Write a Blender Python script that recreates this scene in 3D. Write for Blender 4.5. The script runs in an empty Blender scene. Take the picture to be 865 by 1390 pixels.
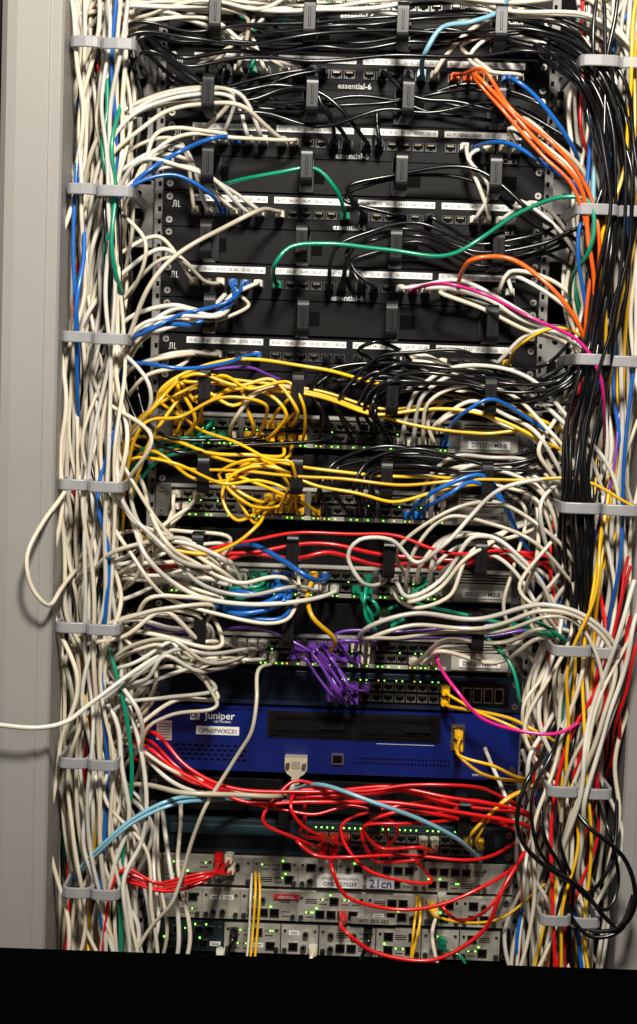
import bpy, math, random
import numpy as np
from mathutils import Vector, Matrix
random.seed(7); np.random.seed(7)
S=0.00095; D=2.0
PITCH=math.radians(4.5); ROLL=math.radians(2.0)
f=Vector((0,math.cos(PITCH),-math.sin(PITCH))); U0=Vector((0,math.sin(PITCH),math.cos(PITCH))); X0=Vector((1,0,0))
rv=X0*math.cos(ROLL)+U0*math.sin(ROLL); uv=-X0*math.sin(ROLL)+U0*math.cos(ROLL)
C=-f*D
scene=bpy.context.scene; coll=scene.collection
def P(px,py,d=0.0):
    v=f*D+rv*((px-432.5)*S)+uv*((695-py)*S)
    t=(-d-C.y)/v.y
    return C+v*t
def proj(w):
    v=w-C; k=D/v.dot(f)
    return (432.5+v.dot(rv)*k/S, 695-v.dot(uv)*k/S)
RX=P(465,695).x
def zc(py):
    px=465
    for _ in range(6):
        p=P(px,py); px+=(RX-p.x)/S
    return p.z
cam=bpy.data.cameras.new("camera"); cam.sensor_fit='VERTICAL'; cam.angle=2*math.atan(695*S/D); cam.clip_end=50
co=bpy.data.objects.new("camera",cam); coll.objects.link(co)
m=Matrix((rv,uv,-f)).transposed().to_4x4(); m.translation=C; co.matrix_world=m
scene.camera=co

# ---------- materials
MATS={}
def mat(name,col,rough=0.45,metal=0.0,bump=0.0,bscale=400,var=0.1,vscale=30,emit=0,spec=0.5,objrand=0.0,coat=0):
    if name in MATS: return MATS[name]
    M_=bpy.data.materials.new(name); M_.use_nodes=True; nt=M_.node_tree; b=nt.nodes["Principled BSDF"]
    b.inputs["Roughness"].default_value=rough; b.inputs["Metallic"].default_value=metal
    b.inputs["Specular IOR Level"].default_value=spec
    if coat: b.inputs["Coat Weight"].default_value=coat; b.inputs["Coat Roughness"].default_value=.14
    tc=nt.nodes.new("ShaderNodeTexCoord")
    n=nt.nodes.new("ShaderNodeTexNoise"); n.inputs["Scale"].default_value=vscale; n.inputs["Detail"].default_value=5
    nt.links.new(tc.outputs["Object"],n.inputs["Vector"])
    mr=nt.nodes.new("ShaderNodeMapRange"); mr.inputs["From Min"].default_value=0.3; mr.inputs["From Max"].default_value=0.7
    mr.inputs["To Min"].default_value=1-var; mr.inputs["To Max"].default_value=1+var*0.6
    nt.links.new(n.outputs["Fac"],mr.inputs["Value"])
    val=mr.outputs["Result"]
    if objrand>0:
        oi=nt.nodes.new("ShaderNodeObjectInfo"); m2=nt.nodes.new("ShaderNodeMapRange")
        m2.inputs["To Min"].default_value=1-objrand; m2.inputs["To Max"].default_value=1+objrand*0.5
        nt.links.new(oi.outputs["Random"],m2.inputs["Value"])
        mm=nt.nodes.new("ShaderNodeMath"); mm.operation='MULTIPLY'
        nt.links.new(val,mm.inputs[0]); nt.links.new(m2.outputs["Result"],mm.inputs[1]); val=mm.outputs[0]
    vm=nt.nodes.new("ShaderNodeVectorMath"); vm.operation='SCALE'; vm.inputs[0].default_value=col
    nt.links.new(val,vm.inputs["Scale"]); nt.links.new(vm.outputs["Vector"],b.inputs["Base Color"])
    if bump>0:
        n2=nt.nodes.new("ShaderNodeTexNoise"); n2.inputs["Scale"].default_value=bscale; n2.inputs["Detail"].default_value=3
        nt.links.new(tc.outputs["Object"],n2.inputs["Vector"])
        bp=nt.nodes.new("ShaderNodeBump"); bp.inputs["Strength"].default_value=bump; bp.inputs["Distance"].default_value=0.001
        nt.links.new(n2.outputs["Fac"],bp.inputs["Height"]); nt.links.new(bp.outputs["Normal"],b.inputs["Normal"])
    if emit:
        b.inputs["Emission Color"].default_value=(*col,1); b.inputs["Emission Strength"].default_value=emit
    MATS[name]=M_; return M_
CC={'w':((.67,.60,.47),'white'),'v':((.63,.60,.53),'white'),'k':((.004,.004,.005),'black'),'b':((.004,.11,.46),'blue'),'g':((.0,.24,.13),'green'),
    'y':((.86,.48,.008),'yellow'),'r':((.72,.006,.008),'red'),'p':((.14,.04,.35),'purple'),'m':((.72,.015,.24),'magenta'),
    'o':((.90,.12,.006),'orange'),'c':((.20,.44,.56),'light blue'),'e':((.44,.39,.29),'beige')}
for k_,(c_,n_) in CC.items():
    mat('cable_'+k_,c_,rough=0.33 if k_!='k' else 0.25,bump=0.10,bscale=260,var=0.18,vscale=18,objrand=0.32 if k_ in 'wv' else .2,coat=.35 if k_!='k' else .1)
def CM(k): return MATS['cable_'+k]
blk=mat('black_panel',(.0020,.0020,.0022),.55,bump=.12,bscale=900,var=.2,spec=.17)
blkp=mat('black_plastic',(.0055,.0055,.006),.38,var=.2,spec=.35)
dark=mat('dark_void',(.0015,.0015,.0015),.8,spec=.08)
silver=mat('zinc',(.55,.54,.52),.32,1.0,bump=.1,var=.15)
grey=mat('grey_powder_coat',(.275,.262,.248),.5,bump=.25,bscale=600,var=.07,vscale=4)
greyd=mat('grey_sheet',(.22,.21,.20),.45,bump=.2,bscale=600,var=.15)
ringm=mat('grey_plastic_ring',(.27,.27,.28),.4,var=.1)
swm=mat('switch_face',(.10,.096,.088),.45,bump=.1,var=.2)
swl=mat('switch_light_strip',(.36,.345,.30),.45,var=.2)
lab=mat('label_paper',(.78,.78,.76),.5,var=.06)
ink=mat('ink',(.012,.012,.015),.5)
wink=mat('white_ink',(.75,.75,.75),.5)
dink=mat('pale_ink',(.50,.52,.58),.5)
gold=mat('contact_metal',(.42,.37,.27),.4,1.0)
led=mat('led_green',(.25,.95,.08),.4,emit=4.0,var=0)
leda=mat('led_amber',(.95,.5,.05),.4,emit=2.5,var=0)
blu=mat('blue_face',(.003,.011,.120),.33,bump=.08,var=.25,vscale=8)
nav=mat('navy_face',(.007,.014,.034),.35,var=.2)
teal=mat('teal_face',(.010,.022,.026),.4,var=.2)
cardm=mat('router_card',(.44,.42,.37),.4,0.2,bump=.15,var=.28,vscale=60)
cardb=mat('router_card_beige',(.34,.325,.27),.45,0.1,bump=.15,var=.28,vscale=50)
redm=mat('red_paint',(.55,.03,.04),.45)
clear=mat('clear_plastic',(.60,.60,.56),.15,var=.1)

# ---------- mesh builder
class MB:
    def __init__(s): s.v=[];s.f=[];s.mi=[];s.m=[]
    def idx(s,mt):
        if mt not in s.m: s.m.append(mt)
        return s.m.index(mt)
    def add(s,vs,fs,mt):
        o=len(s.v); i=s.idx(mt); s.v+= [tuple(a) for a in vs]
        for q in fs: s.f.append(tuple(o+a for a in q)); s.mi.append(i)
    def box(s,x0,x1,y0,y1,z0,z1,mt):
        if x0>x1:x0,x1=x1,x0
        if y0>y1:y0,y1=y1,y0
        if z0>z1:z0,z1=z1,z0
        vs=[(x0,y0,z0),(x1,y0,z0),(x1,y1,z0),(x0,y1,z0),(x0,y0,z1),(x1,y0,z1),(x1,y1,z1),(x0,y1,z1)]
        s.add(vs,[(0,3,2,1),(4,5,6,7),(0,1,5,4),(1,2,6,5),(2,3,7,6),(3,0,4,7)],mt)
    def cb(s,x,z,w,h,d0,d1,mt):
        s.box(x-w/2,x+w/2,-d1,-d0,z-h/2,z+h/2,mt)
    def cyl(s,x,z,r,d0,d1,mt,n=14):
        vs=[];
        for d in (d0,d1):
            for i in range(n):
                a=2*math.pi*i/n; vs.append((x+r*math.cos(a),-d,z+r*math.sin(a)))
        fs=[(i,(i+1)%n,n+(i+1)%n,n+i) for i in range(n)]+[tuple(range(n,2*n))]
        s.add(vs,fs,mt)
    def prism(s,pts,d0,d1,mt):
        n=len(pts); vs=[(x,-d0,z) for x,z in pts]+[(x,-d1,z) for x,z in pts]
        s.add(vs,[(i,(i+1)%n,n+(i+1)%n,n+i) for i in range(n)]+[tuple(range(n,2*n)),tuple(reversed(range(n)))],mt)
    def text(s,t,x,z,h,d,mt,align='C',bold=0):
        vs,fs=textgeo(t,bold)
        if not vs: return
        xs=[a[0] for a in vs]; w=max(xs)-min(xs); mn=min(xs)
        off={'C':-w/2,'L':0,'R':-w}[align]
        s.add([(x+(a[0]-mn+off)*h, -d, z+(a[1]-.35)*h) for a in vs],fs,mt)
    def obj(s,name,parent=None,smooth=False,bevel=0):
        me=bpy.data.meshes.new(name); me.from_pydata(s.v,[],s.f)
        for a in s.m: me.materials.append(a)
        me.polygons.foreach_set("material_index",s.mi)
        if smooth: me.polygons.foreach_set("use_smooth",[True]*len(me.polygons))
        me.update()
        o=bpy.data.objects.new(name,me); coll.objects.link(o)
        if parent: o.parent=parent
        if bevel:
            b=o.modifiers.new("bevel",'BEVEL'); b.width=bevel; b.segments=2; b.limit_method='ANGLE'; b.angle_limit=math.radians(40)
        return o
TC={}
def textgeo(t,bold=0):
    if (t,bold) in TC: return TC[(t,bold)]
    cu=bpy.data.curves.new("t",'FONT'); cu.body=t; cu.size=1; cu.resolution_u=2; cu.offset=0.02*bold
    ob=bpy.data.objects.new("t",cu); coll.objects.link(ob)
    me=ob.to_mesh(); vs=[tuple(v.co) for v in me.vertices]; fs=[tuple(p.vertices) for p in me.polygons]
    ob.to_mesh_clear(); bpy.data.objects.remove(ob); bpy.data.curves.remove(cu)
    TC[(t,bold)]=(vs,fs); return vs,fs
def tag(o,label,cat,group=None):
    o["label"]=label; o["category"]=cat
    if group: o["group"]=group

# ---------- shared part meshes
def make_mesh(mb,name):
    o=mb.obj(name); me=o.data; bpy.data.objects.remove(o); return me
def portmesh(w,h,fr,name):
    b=MB(); t=.0011
    b.cb(0,0,w,h,-.0006,.0002,dark)
    b.box(-w/2-t,-w/2,-.0016,.0,-h/2-t,h/2+t,fr); b.box(w/2,w/2+t,-.0016,.0,-h/2-t,h/2+t,fr)
    b.box(-w/2,w/2,-.0016,.0,h/2,h/2+t,fr); b.box(-w/2,w/2,-.0016,.0,-h/2-t,-h/2,fr)
    b.box(-w*.5,-w*.22,-.0014,-.0002,-h/2,-h*.28,fr); b.box(w*.22,w*.5,-.0014,-.0002,-h/2,-h*.28,fr)
    for i in range(8): b.cb((i-3.5)*w*.09,h*.33,.0004,h*.25,.0002,.0006,gold)
    return make_mesh(b,name)
pm_patch=portmesh(.0118,.0085,mat('port_frame_black',(.05,.05,.051),.3),"port_patch")
pm_sw=portmesh(.0108,.0085,mat('port_frame_metal',(.30,.29,.26),.35,.8),"port_switch")
b=MB(); b.cyl(0,0,.0042,0,.0022,silver); b.cb(0,0,.005,.001,.0022,.0024,dark); b.cb(0,0,.001,.005,.00221,.00241,dark); screwmesh=make_mesh(b,"screw")
def place(me,name,parent,x,y,z):
    o=bpy.data.objects.new(name,me); coll.objects.link(o); o.parent=parent; o.location=(x,y,z); return o
PW=.4826/2
PORTS={}
def addport(row,parent,x,z,me,off=0.0):
    place(me,"port",parent,x,-.0002-off,z)
    PORTS.setdefault(row,[]).append([x,z,False,proj(Vector((x,-off,z)))[0],off])
def ears(parent,z,hh,dx=.007):
    for sx in (-1,1):
        for sz in (-1,1):
            place(screwmesh,"screw",parent,RX+sx*(PW-.008),-.0001,z+sz*hh)

U=.04445
# ---------- patch panels
def patch(row,py,no):
    z=zc(py); b=MB(); b.box(RX-PW,RX+PW,0,.012,z-U/2+.0006,z+U/2-.0006,blk)
    b.text("essential-6",RX-.004,z-.0165,.0100,.0008,wink,bold=.8)
    b.text("Cat.6",RX+.196,z-.0165,.0088,.0008,wink,bold=.5)
    for k in range(3):
        x=RX-PW+.013+k*.0028
        b.box(x,x+.0007,-.0006,0,z+.002,z+.010,wink)
    b.box(RX-PW+.0112,RX-PW+.0137,-.0006,0,z+.002,z+.0027,wink); b.box(RX-PW+.0137,RX-PW+.0158,-.0006,0,z+.0095,z+.0102,wink); b.box(RX-PW+.0193,RX-PW+.0215,-.0006,0,z+.002,z+.0027,wink)
    o=b.obj("patch_panel",bevel=.0006)
    tag(o,f"black metal 24 port patch panel with printed white label strips","patch panel","patch panels stacked in the rack")
    for g in range(4):
        lb=MB(); x0=RX-.207+g*(6*.0163+.0085)
        lb.box(x0,x0+6*.0163,-.0012,0,z+.0105,z+.0185,lab)
        for j in range(6):
            n=g*6+j+1
            lb.text(f"S{no}-{n:02d}",x0+(j+.5)*.0163,z+.0143,.0050,.0015,ink,bold=.3)
        lb.obj("label_strip",o)
        for j in range(6):
            addport(row,o,x0+(j+.5)*.0163,z-.0028,pm_patch)
    ears(o,z,.0145)
    return o
for row,py,no in (('A',4,1),('B',99,2),('C',194,3),('D',291,4),('E',387,5),('F',484,7)): patch(row,py,no)

# ---------- horizontal managers with rings
def offset_poly(path,t):
    L=[];R=[]
    n=len(path)
    for i,p in enumerate(path):
        a=path[max(i-1,0)]; c=path[min(i+1,n-1)]
        dx,dy=c[0]-a[0],c[1]-a[1]; l=math.hypot(dx,dy) or 1
        nx,ny=-dy/l*t/2,dx/l*t/2
        L.append((p[0]+nx,p[1]+ny)); R.append((p[0]-nx,p[1]-ny))
    return L,R
def strip(mb,path,t,w,mt,axis):
    L,R=offset_poly(path,t); n=len(path); vs=[]
    for s_ in (-w/2,w/2):
        for q in L+R:
            if axis=='z': vs.append((q[0],q[1],s_))
            else: vs.append((s_,q[0],q[1]))
    m_=2*n; fs=[]
    for i in range(n-1):
        fs.append((i,i+1,n+i+1,n+i)); fs.append((m_+i,m_+n+i,m_+n+i+1,m_+i+1))
        fs.append((i,m_+i,m_+i+1,i+1)); fs.append((n+i,n+i+1,m_+n+i+1,m_+n+i))
    fs.append((0,n,m_+n,m_)); fs.append((n-1,m_+n-1,m_+2*n-1,2*n-1))
    mb.add(vs,fs,mt)
def arc(cx,cy,r,a0,a1,n=5): return [(cx+r*math.cos(math.radians(a0+(a1-a0)*i/n)),cy+r*math.sin(math.radians(a0+(a1-a0)*i/n))) for i in range(n+1)]
rd=.088
b=MB()
path=[(-.0,.019)]+arc(-rd+.008,.013,.008,90,180)+arc(-rd+.008,-.015,.008,180,270)+[(-.03,-.023)]
strip(b,path,.0035,.0150,blkp,'x')
b.box(-.0095,.0095,-.004,0,-.021,.021,blkp)
b.box(-.0015,.0015,-rd-.0028,-rd-.0015,-.012,.010,blkp)
ro=b.obj("ring_src",bevel=.0008); ringblack=ro.data; bpy.data.objects.remove(ro)
ROFF=[-187*S,-64*S,58*S,182*S]
def manager(py,offs=ROFF,h=U):
    z=zc(py); b=MB(); b.box(RX-PW,RX+PW,.001,.012,z-h/2+.0006,z+h/2-.0006,blk)
    for k in range(4): b.box(RX-.19+k*.122,RX-.19+k*.122+.03,.0004,.002,z-.009,z+.009,dark)
    o=b.obj("cable_manager",bevel=.0006)
    tag(o,"black horizontal cable manager panel with protruding plastic rings","cable manager","cable managers between the panels")
    for x in offs:
        rr=place(ringblack,"ring",o,RX+x,0,z+random.uniform(-.001,.001)); mod=rr.modifiers.new("bevel",'BEVEL'); mod.width=.0008; mod.limit_method='ANGLE'
        rr.rotation_euler=(random.uniform(-.03,.03),0,random.uniform(-.06,.06))
    ears(o,z,.0145)
for py in (46,146,242,339,435,532,642,745,842): manager(py)
manager(1083,[-68*S,54*S,170*S])

# ---------- 48 port switches
def switch(row,py,txt):
    z=zc(py); b=MB(); H=U
    b.box(RX-PW,RX+PW,.0,.3,z-H/2+.0008,z+H/2-.0008,swm)
    b.box(RX-.222,RX+.142,-.0012,0,z-.0205,z-.0155,swl); b.box(RX-.222,RX+.142,-.0012,0,z+.0165,z+.0205,swl)
    for g in range(4):
        x0=RX-.221+g*(6*.0140+.006)
        b.box(x0,x0+6*.014,-.0009,0,z-.0145,z+.0155,dark)
    b.box(RX+.148,RX+.222,-.003,0,z-.019,z+.0195,swl)
    for k in range(4): b.box(RX+.152,RX+.218,-.0034,-.002,z+.004+k*.0036,z+.0058+k*.0036,dark)
    o=b.obj("network_switch",bevel=.0006)
    tag(o,"grey 48 port rack network switch with lit green indicators","network switch","network switches stacked in the rack")
    lb=MB(); lb.box(RX+.158,RX+.212,-.0046,-.0031,z-.0145,z-.004,lab); lb.text(txt,RX+.185,z-.0092,.0078,.0052,ink,bold=.3); lb.obj("name_label",o)
    l=MB()
    for g in range(4):
        x0=RX-.221+g*(6*.0140+.006)
        for j in range(6):
            for rz in (-.0068,.0082):
                addport(row,o,x0+(j+.5)*.014,z+rz,pm_sw,.001)
            for q in (-.003,.003):
                if random.random()<.55: l.cb(x0+(j+.5)*.014+q,z-.0180,.0016,.0014,.0012,.002,led if random.random()<.9 else leda)
                if random.random()<.22: l.cb(x0+(j+.5)*.014+q,z+.0006,.0015,.0012,.001,.0022,led)
    l.obj("indicator_lights",o)
    ears(o,z,.0145)
switch('G',588,"DSS2SWM0-B"); switch('H',686,"DSS2SWM0-2"); switch('I',790,"DSS2SWM0-3"); switch('J',884,"DSS2SWM0-4")

# ---------- navy security gateway (row K)
z=zc(936); b=MB(); b.box(RX-PW,RX+PW,0,.3,z-.0225,z+.0225,nav)
for k in range(12): b.box(RX-.215,RX-.02,-.0006,0,z-.016+k*.0028,z-.0146+k*.0028,dark)
b.box(RX+.0,RX+.225,-.0008,0,z-.0165,z+.0165,mat('black_gloss',(.004,.004,.005),.25,spec=.3))
o=b.obj("network_gateway",bevel=.0006); tag(o,"dark navy rack gateway with grille and copper ports","network gateway")
for c in range(11):
    for rz in (-.008,.0065): addport('K',o,RX-.006+c*.0148,z+rz,pm_sw,.001)
l=MB()
for c in range(4):
    l.cb(RX+.170+c*.014,z-.001,.0115,.02,.0008,.002,silver); l.cb(RX+.170+c*.014,z-.001,.0095,.017,.002,.0021,dark)
l.obj("fibre_slots",o)
l=MB()
for c in range(20):
    if c%3: l.cb(RX+.0+c*.0078,z+.0142,.0015,.0013,.0008,.0015,led if random.random()<.7 else leda)
l.obj("indicator_lights",o); ears(o,z,.0145)
# ---------- blue appliance
z=zc(1006); Hh=.0425
b=MB(); b.box(RX-PW+.012,RX+PW-.012,-.006,.35,z-Hh,z+Hh,blu); b.box(RX-PW,RX+PW,0,.004,z-Hh,z+Hh,blu)
b.box(RX-.088,RX+.138,-.0075,-.006,z+.004,z+.0395,blkp)
for k in range(2): b.box(RX-.084+k*.111,RX+.023+k*.111,-.0095,-.0075,z+.0075,z+.036,blk)
for k in range(2):
    b.box(RX-.078+k*.111,RX+.017+k*.111,-.0100,-.0095,z+.0285,z+.0325,dark); b.box(RX-.078+k*.111,RX+.017+k*.111,-.0100,-.0095,z+.0105,z+.0145,dark)
    b.box(RX-.020+k*.111,RX+.012+k*.111,-.0125,-.0095,z+.0175,z+.0255,blkp)
for i in range(11):
    for j in range(4): b.cb(RX-.205+i*.0085+(j%2)*.004,z-.010-j*.006,.0055,.0026,.006,.0064,dark)
for i in range(26):
    for j in range(2): b.cb(RX+.03+i*.0048,z-.020-j*.006,.0028,.0024,.006,.0064,dark)
for i in range(34):
    for j in range(2): b.cb(RX-.225+i*.0040,z+.0405-j*.0022,.0026,.0012,.006,.0063,dark)
b.text("wxc 3400",RX+.192,z-.036,.0058,.0068,dink,bold=.3) 
b.box(RX+.055,RX+.13,-.0066,-.006,z-.0003,z+.0003,dink)
o=b.obj("network_appliance",bevel=.0012); tag(o,"deep blue two unit network appliance with white logo and stickers","network appliance")
l=MB(); l.text("Juniper",RX-.150,z+.0300,.0135,.0068,wink,bold=.7); l.text("NETWORKS",RX-.146,z+.0218,.0040,.0068,wink,bold=.3)
l.cb(RX-.182,z+.0285,.012,.0105,.006,.0068,wink); l.cyl(RX-.184,z+.0297,.0036,.0068,.007,blu); l.cyl(RX-.184,z+.0297,.0022,.007,.0072,wink); l.cb(RX-.1793,z+.0280,.0012,.0075,.0068,.0072,blu)
l.obj("logo",o)
l=MB(); l.cb(RX-.152,z+.010,.056,.0110,.006,.0066,lab); l.text("OPNEFWXC01",RX-.152,z+.0097,.0078,.0072,ink,bold=.4); l.obj("name_label",o)
l=MB(); l.cb(RX-.2215,z+.008,.020,.026,.006,.0066,mat('pink_label',(.50,.36,.34),.5))
for k in range(6): l.cb(RX-.2215,z+.0165-k*.0036,.015,.0008,.0066,.0068,ink)
l.obj("information_sticker",o)
l=MB(); l.cyl(RX-.2475,z+.008,.0085,.0,.0068,redm,8); l.text("STOP",RX-.2475,z+.0075,.0054,.0073,wink,bold=.6); l.obj("stop_sticker",o)
l=MB(); l.cb(RX+.005,z-.022,.016,.014,.006,.009,silver); l.cb(RX+.005,z-.022,.012,.010,.009,.0092,dark); l.obj("console_socket",o)
l=MB(); l.cb(RX+.160,z+.012,.018,.034,.006,.009,silver); l.cb(RX+.160,z+.020,.012,.010,.009,.0092,dark); l.cb(RX+.160,z+.004,.012,.010,.009,.0092,dark); l.obj("network_socket",o)
PORTS['Q']=[[RX+.160,z+.020,False,612,.009],[RX+.160,z+.004,False,620,.009]]
ears(o,z,.03)
# ---------- teal switch L
z=zc(1140); b=MB(); b.box(RX-PW,RX+PW,0,.3,z-.0225,z+.0225,teal)
b.box(RX-.03,RX+.215,-.0008,0,z-.017,z+.014,blkp)
b.box(RX-.21,RX-.06,-.004,0,z+.004,z+.016,mat('teal_light',(.02,.06,.075),.4))
for k in range(9): b.box(RX-.205,RX-.04,-.0008,0,z-.016+k*.002,z-.0152+k*.002,dark)
o=b.obj("network_switch",bevel=.0006); tag(o,"dark teal rack switch with ports full of red plugs","network switch")
for c in range(16):
    for rz in (-.0095,.0055): addport('L',o,RX-.025+c*.0146,z+rz,pm_sw,.001)
l=MB()
for c in range(30):
    if c%5: l.cb(RX-.027+c*.0073,z+.0165,.0018,.0016,0,.0009,led)
l.obj("indicator_lights",o); ears(o,z,.0145)
# ---------- routers / cards
def chassis(py,H,base,label,seed,rows=2,mix=None):
    rnd=random.Random(seed); z=zc(py); b=MB(); b.box(RX-PW,RX+PW,0,.3,z-H/2,z+H/2,base)
    o=b.obj("network_router" ,bevel=.0006); tag(o,label,"network router")
    x=RX-.226
    while x<RX+.2:
        w=rnd.choice([.05,.075,.09,.06]); w=min(w,RX+.228-x)
        c=MB(); fm=rnd.choice(mix or [cardm,cardm,cardb]); c.box(x+.0007,x+w-.0007,-.003,0,z-H/2+.0015,z+H/2-.0015,fm)
        for q in (x+.0055,x+w-.0055):
            c.cyl(q,z-H*.30,.0032,.003,.007,silver,10); c.cyl(q,z+H*.30,.002,.003,.0045,silver,8)
        for rr in range(rows):
            zr=z+((rr+.5)/rows-.5)*H*.86; hh=H*.86/rows
            k=x+.0105
            while k<x+w-.016:
                t=rnd.random()
                if t<.40:
                    c.cb(k+.006,zr,.0125,min(.0115,hh*.85),.003,.0045,silver); c.cb(k+.006,zr,.0098,min(.0085,hh*.6),.0045,.0047,dark)
                    if rnd.random()<.35: c.cb(k+.001,zr+hh*.43,.002,.0014,.003,.0050,led)
                    k+=.0145
                elif t<.58:
                    for q in range(4): c.cb(k+.002+q*.003,zr+hh*.1,.0015,.0015,.003,.0038,led if rnd.random()<.3 else dark)
                    c.cb(k+.006,zr-hh*.25,.010,.0012,.003,.0034,ink); k+=.014
                elif t<.68:
                    c.cb(k+.007,zr,.014,.006,.003,.0036,lab); c.cb(k+.007,zr+.001,.010,.0008,.0036,.0038,ink); c.cb(k+.007,zr-.001,.008,.0008,.0036,.0038,ink); k+=.017
                elif t<.82:
                    for q in range(3): c.cb(k+.008,zr-hh*.2+q*.0025,.015,.0011,.003,.0034,dark)
                    k+=.018
                elif t<.9: k+=.014
                else:
                    c.cyl(k+.005,zr,.004,.003,.009,silver,12); c.cyl(k+.005,zr,.0022,.009,.0092,dark,8); k+=.012
        c.obj("interface_card",o,bevel=.0004); x+=w
    ears(o,z,H*.33); return o,z
o,z=chassis(1186,.040,swl,"light grey router chassis with interface cards",3)
l=MB(); l.cb(RX+.067,z-.007,.036,.0155,.003,.0102,lab); l.text("21cn",RX+.067,z-.0075,.0155,.0109,mat('blue_ink',(.02,.05,.28),.5),bold=.4); l.obj("name_label",o)
l=MB(); l.cb(RX+.014,z-.007,.060,.017,.003,.0100,lab); l.text("SYSTEM IDENTIFICATION",RX+.014,z-.003,.0042,.0106,ink); l.text("ONE10270259",RX+.014,z-.0100,.0072,.0106,ink,bold=.5); l.obj("identification_label",o)
o,z=chassis(1231,.042,cardm,"silver router with metal cards and status lights",11)
l=MB(); l.cb(RX-.055,z+.013,.034,.0065,.003,.0056,redm); l.text("CRITICAL",RX-.055,z+.0128,.005,.0061,wink,bold=.5); l.obj("warning_label",o)
l=MB(); l.cb(RX+.06,z-.014,.06,.008,.003,.0096,cardm); l.text("WTI SRX 650",RX+.06,z-.014,.007,.0101,ink,bold=.8); l.obj("printed_name",o)
chassis(1276,.042,blkp,"dark router chassis with cards near the floor",23,mix=[teal,cardb,cardb,cardm])
chassis(1325,.046,blk,"black router chassis at the rack bottom",31,mix=[blkp])

# ---------- rails
ztop=zc(-90); zbot=zc(1420)
for sx in (-1,1):
    b=MB(); xa=RX+sx*(PW-.018); xb=RX+sx*(PW+.012)
    b.box(xa,xb,.0135,.0155,zbot,ztop,greyd)
    b.box(xb-.001,xb+.001,.0155,.07,zbot,ztop,greyd)
    zz=zbot
    while zz<ztop:
        b.cb(RX+sx*(PW-.008),zz,.0095,.0095,-.0134,-.0131,dark)
        b.cb(RX+sx*(PW+.006),zz,.004,.006,-.0134,-.0131,dark); zz+=.0158
    o=b.obj("mounting_rail"); tag(o,"grey perforated steel mounting rail beside the equipment","mounting rail","mounting rails")
# interior
b=MB(); b.box(-.9,.9,.6,.62,zbot-.3,ztop+.3,mat('cabinet_inside',(.004,.004,.004),.7,spec=.1)); o=b.obj("cabinet_back_wall"); o["kind"]="structure"
for sx in (-1,1):
    b=MB(); b.box(sx*.52,sx*.54,-.08,.6,zbot-.3,ztop+.3,MATS['cabinet_inside']); o=b.obj("cabinet_side_wall"); o["kind"]="structure"
def bracket(px,py,w,h,d=-.03):
    p=P(px,py,d); b=MB(); x,z=p.x,p.z; w*=S;h*=S
    b.box(x-w/2,x+w/2,-d,-d+.003,z-h/2,z+h/2,greyd); b.box(x-w/2,x-w/2+.003,-d+.003,-d+.1,z-h/2,z+h/2,greyd)
    b.cyl(x,z+h*.3,.004,d,d+.0004,dark); b.cyl(x,z-h*.3,.004,d,d+.0004,dark)
    b.box(x-w*.35,x+w*.1,-d-.0004,-d,z-h*.08,z+h*.08,dark)
    o=b.obj("cabinet_bracket",bevel=.001); tag(o,"light grey sheet metal bracket behind the cables","bracket","sheet metal brackets")
for a in ((193,112,46,70),(188,290,50,90),(762,130,34,70),(765,300,40,110),(196,205,22,90),(752,500,30,120),(735,930,60,110),(712,1130,36,120)): bracket(*a)
# ---------- cabinet posts
def post(pxe0,pye0,side,w,d):
    e=P(pxe0,pye0,d).x
    b=MB(); x1=e; x0=e-side*w
    prof=[(x1,-d+.10),(x1,-d+.004),(x1-side*.003,-d),(x1-side*.015,-d),(x1-side*.0165,-d-.0022),(x0+side*.02,-d-.0022),(x0+side*.008,-d),(x0,-d+.008),(x0,-d+.10)]
    n=len(prof); vs=[(p[0],p[1],zz) for zz in (zbot-.1,ztop+.1) for p in prof]
    fs=[(i,(i+1)%n,n+(i+1)%n,n+i) for i in range(n)]+[tuple(range(n)),tuple(range(n,2*n))]
    if side<0: fs=[tuple(reversed(q)) for q in fs]
    b.add(vs,fs,grey)
    o=b.obj("cabinet_post",bevel=.0008); tag(o,"grey powder coated cabinet corner post","cabinet post","cabinet posts"); return o
post(74,650,1,.074,.15); post(851,1000,-1,.12,.08)
e=P(74,650,.15).x-.074
b=MB(); b.box(e-.06,e-.001,-.15,-.05,zbot-.1,ztop+.1,blkp); o=b.obj("dark_gap_strip"); tag(o,"black strip standing in for the dark gap beside the grey post","dark gap")  # black strip drawn for the dark gap outside the left post
# added black panel, fills the dark band across the bottom of the view
b=MB(); zt=P(432,1302,.16).z; b.box(-.8,.8,-.16,-.158,zt-.35,zt,mat('panel_fill_black',(.001,.001,.001),.9,spec=.02))
o=b.obj("added_black_panel"); tag(o,"matt black panel added to fill the dark band along the bottom","added panel")

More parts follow.
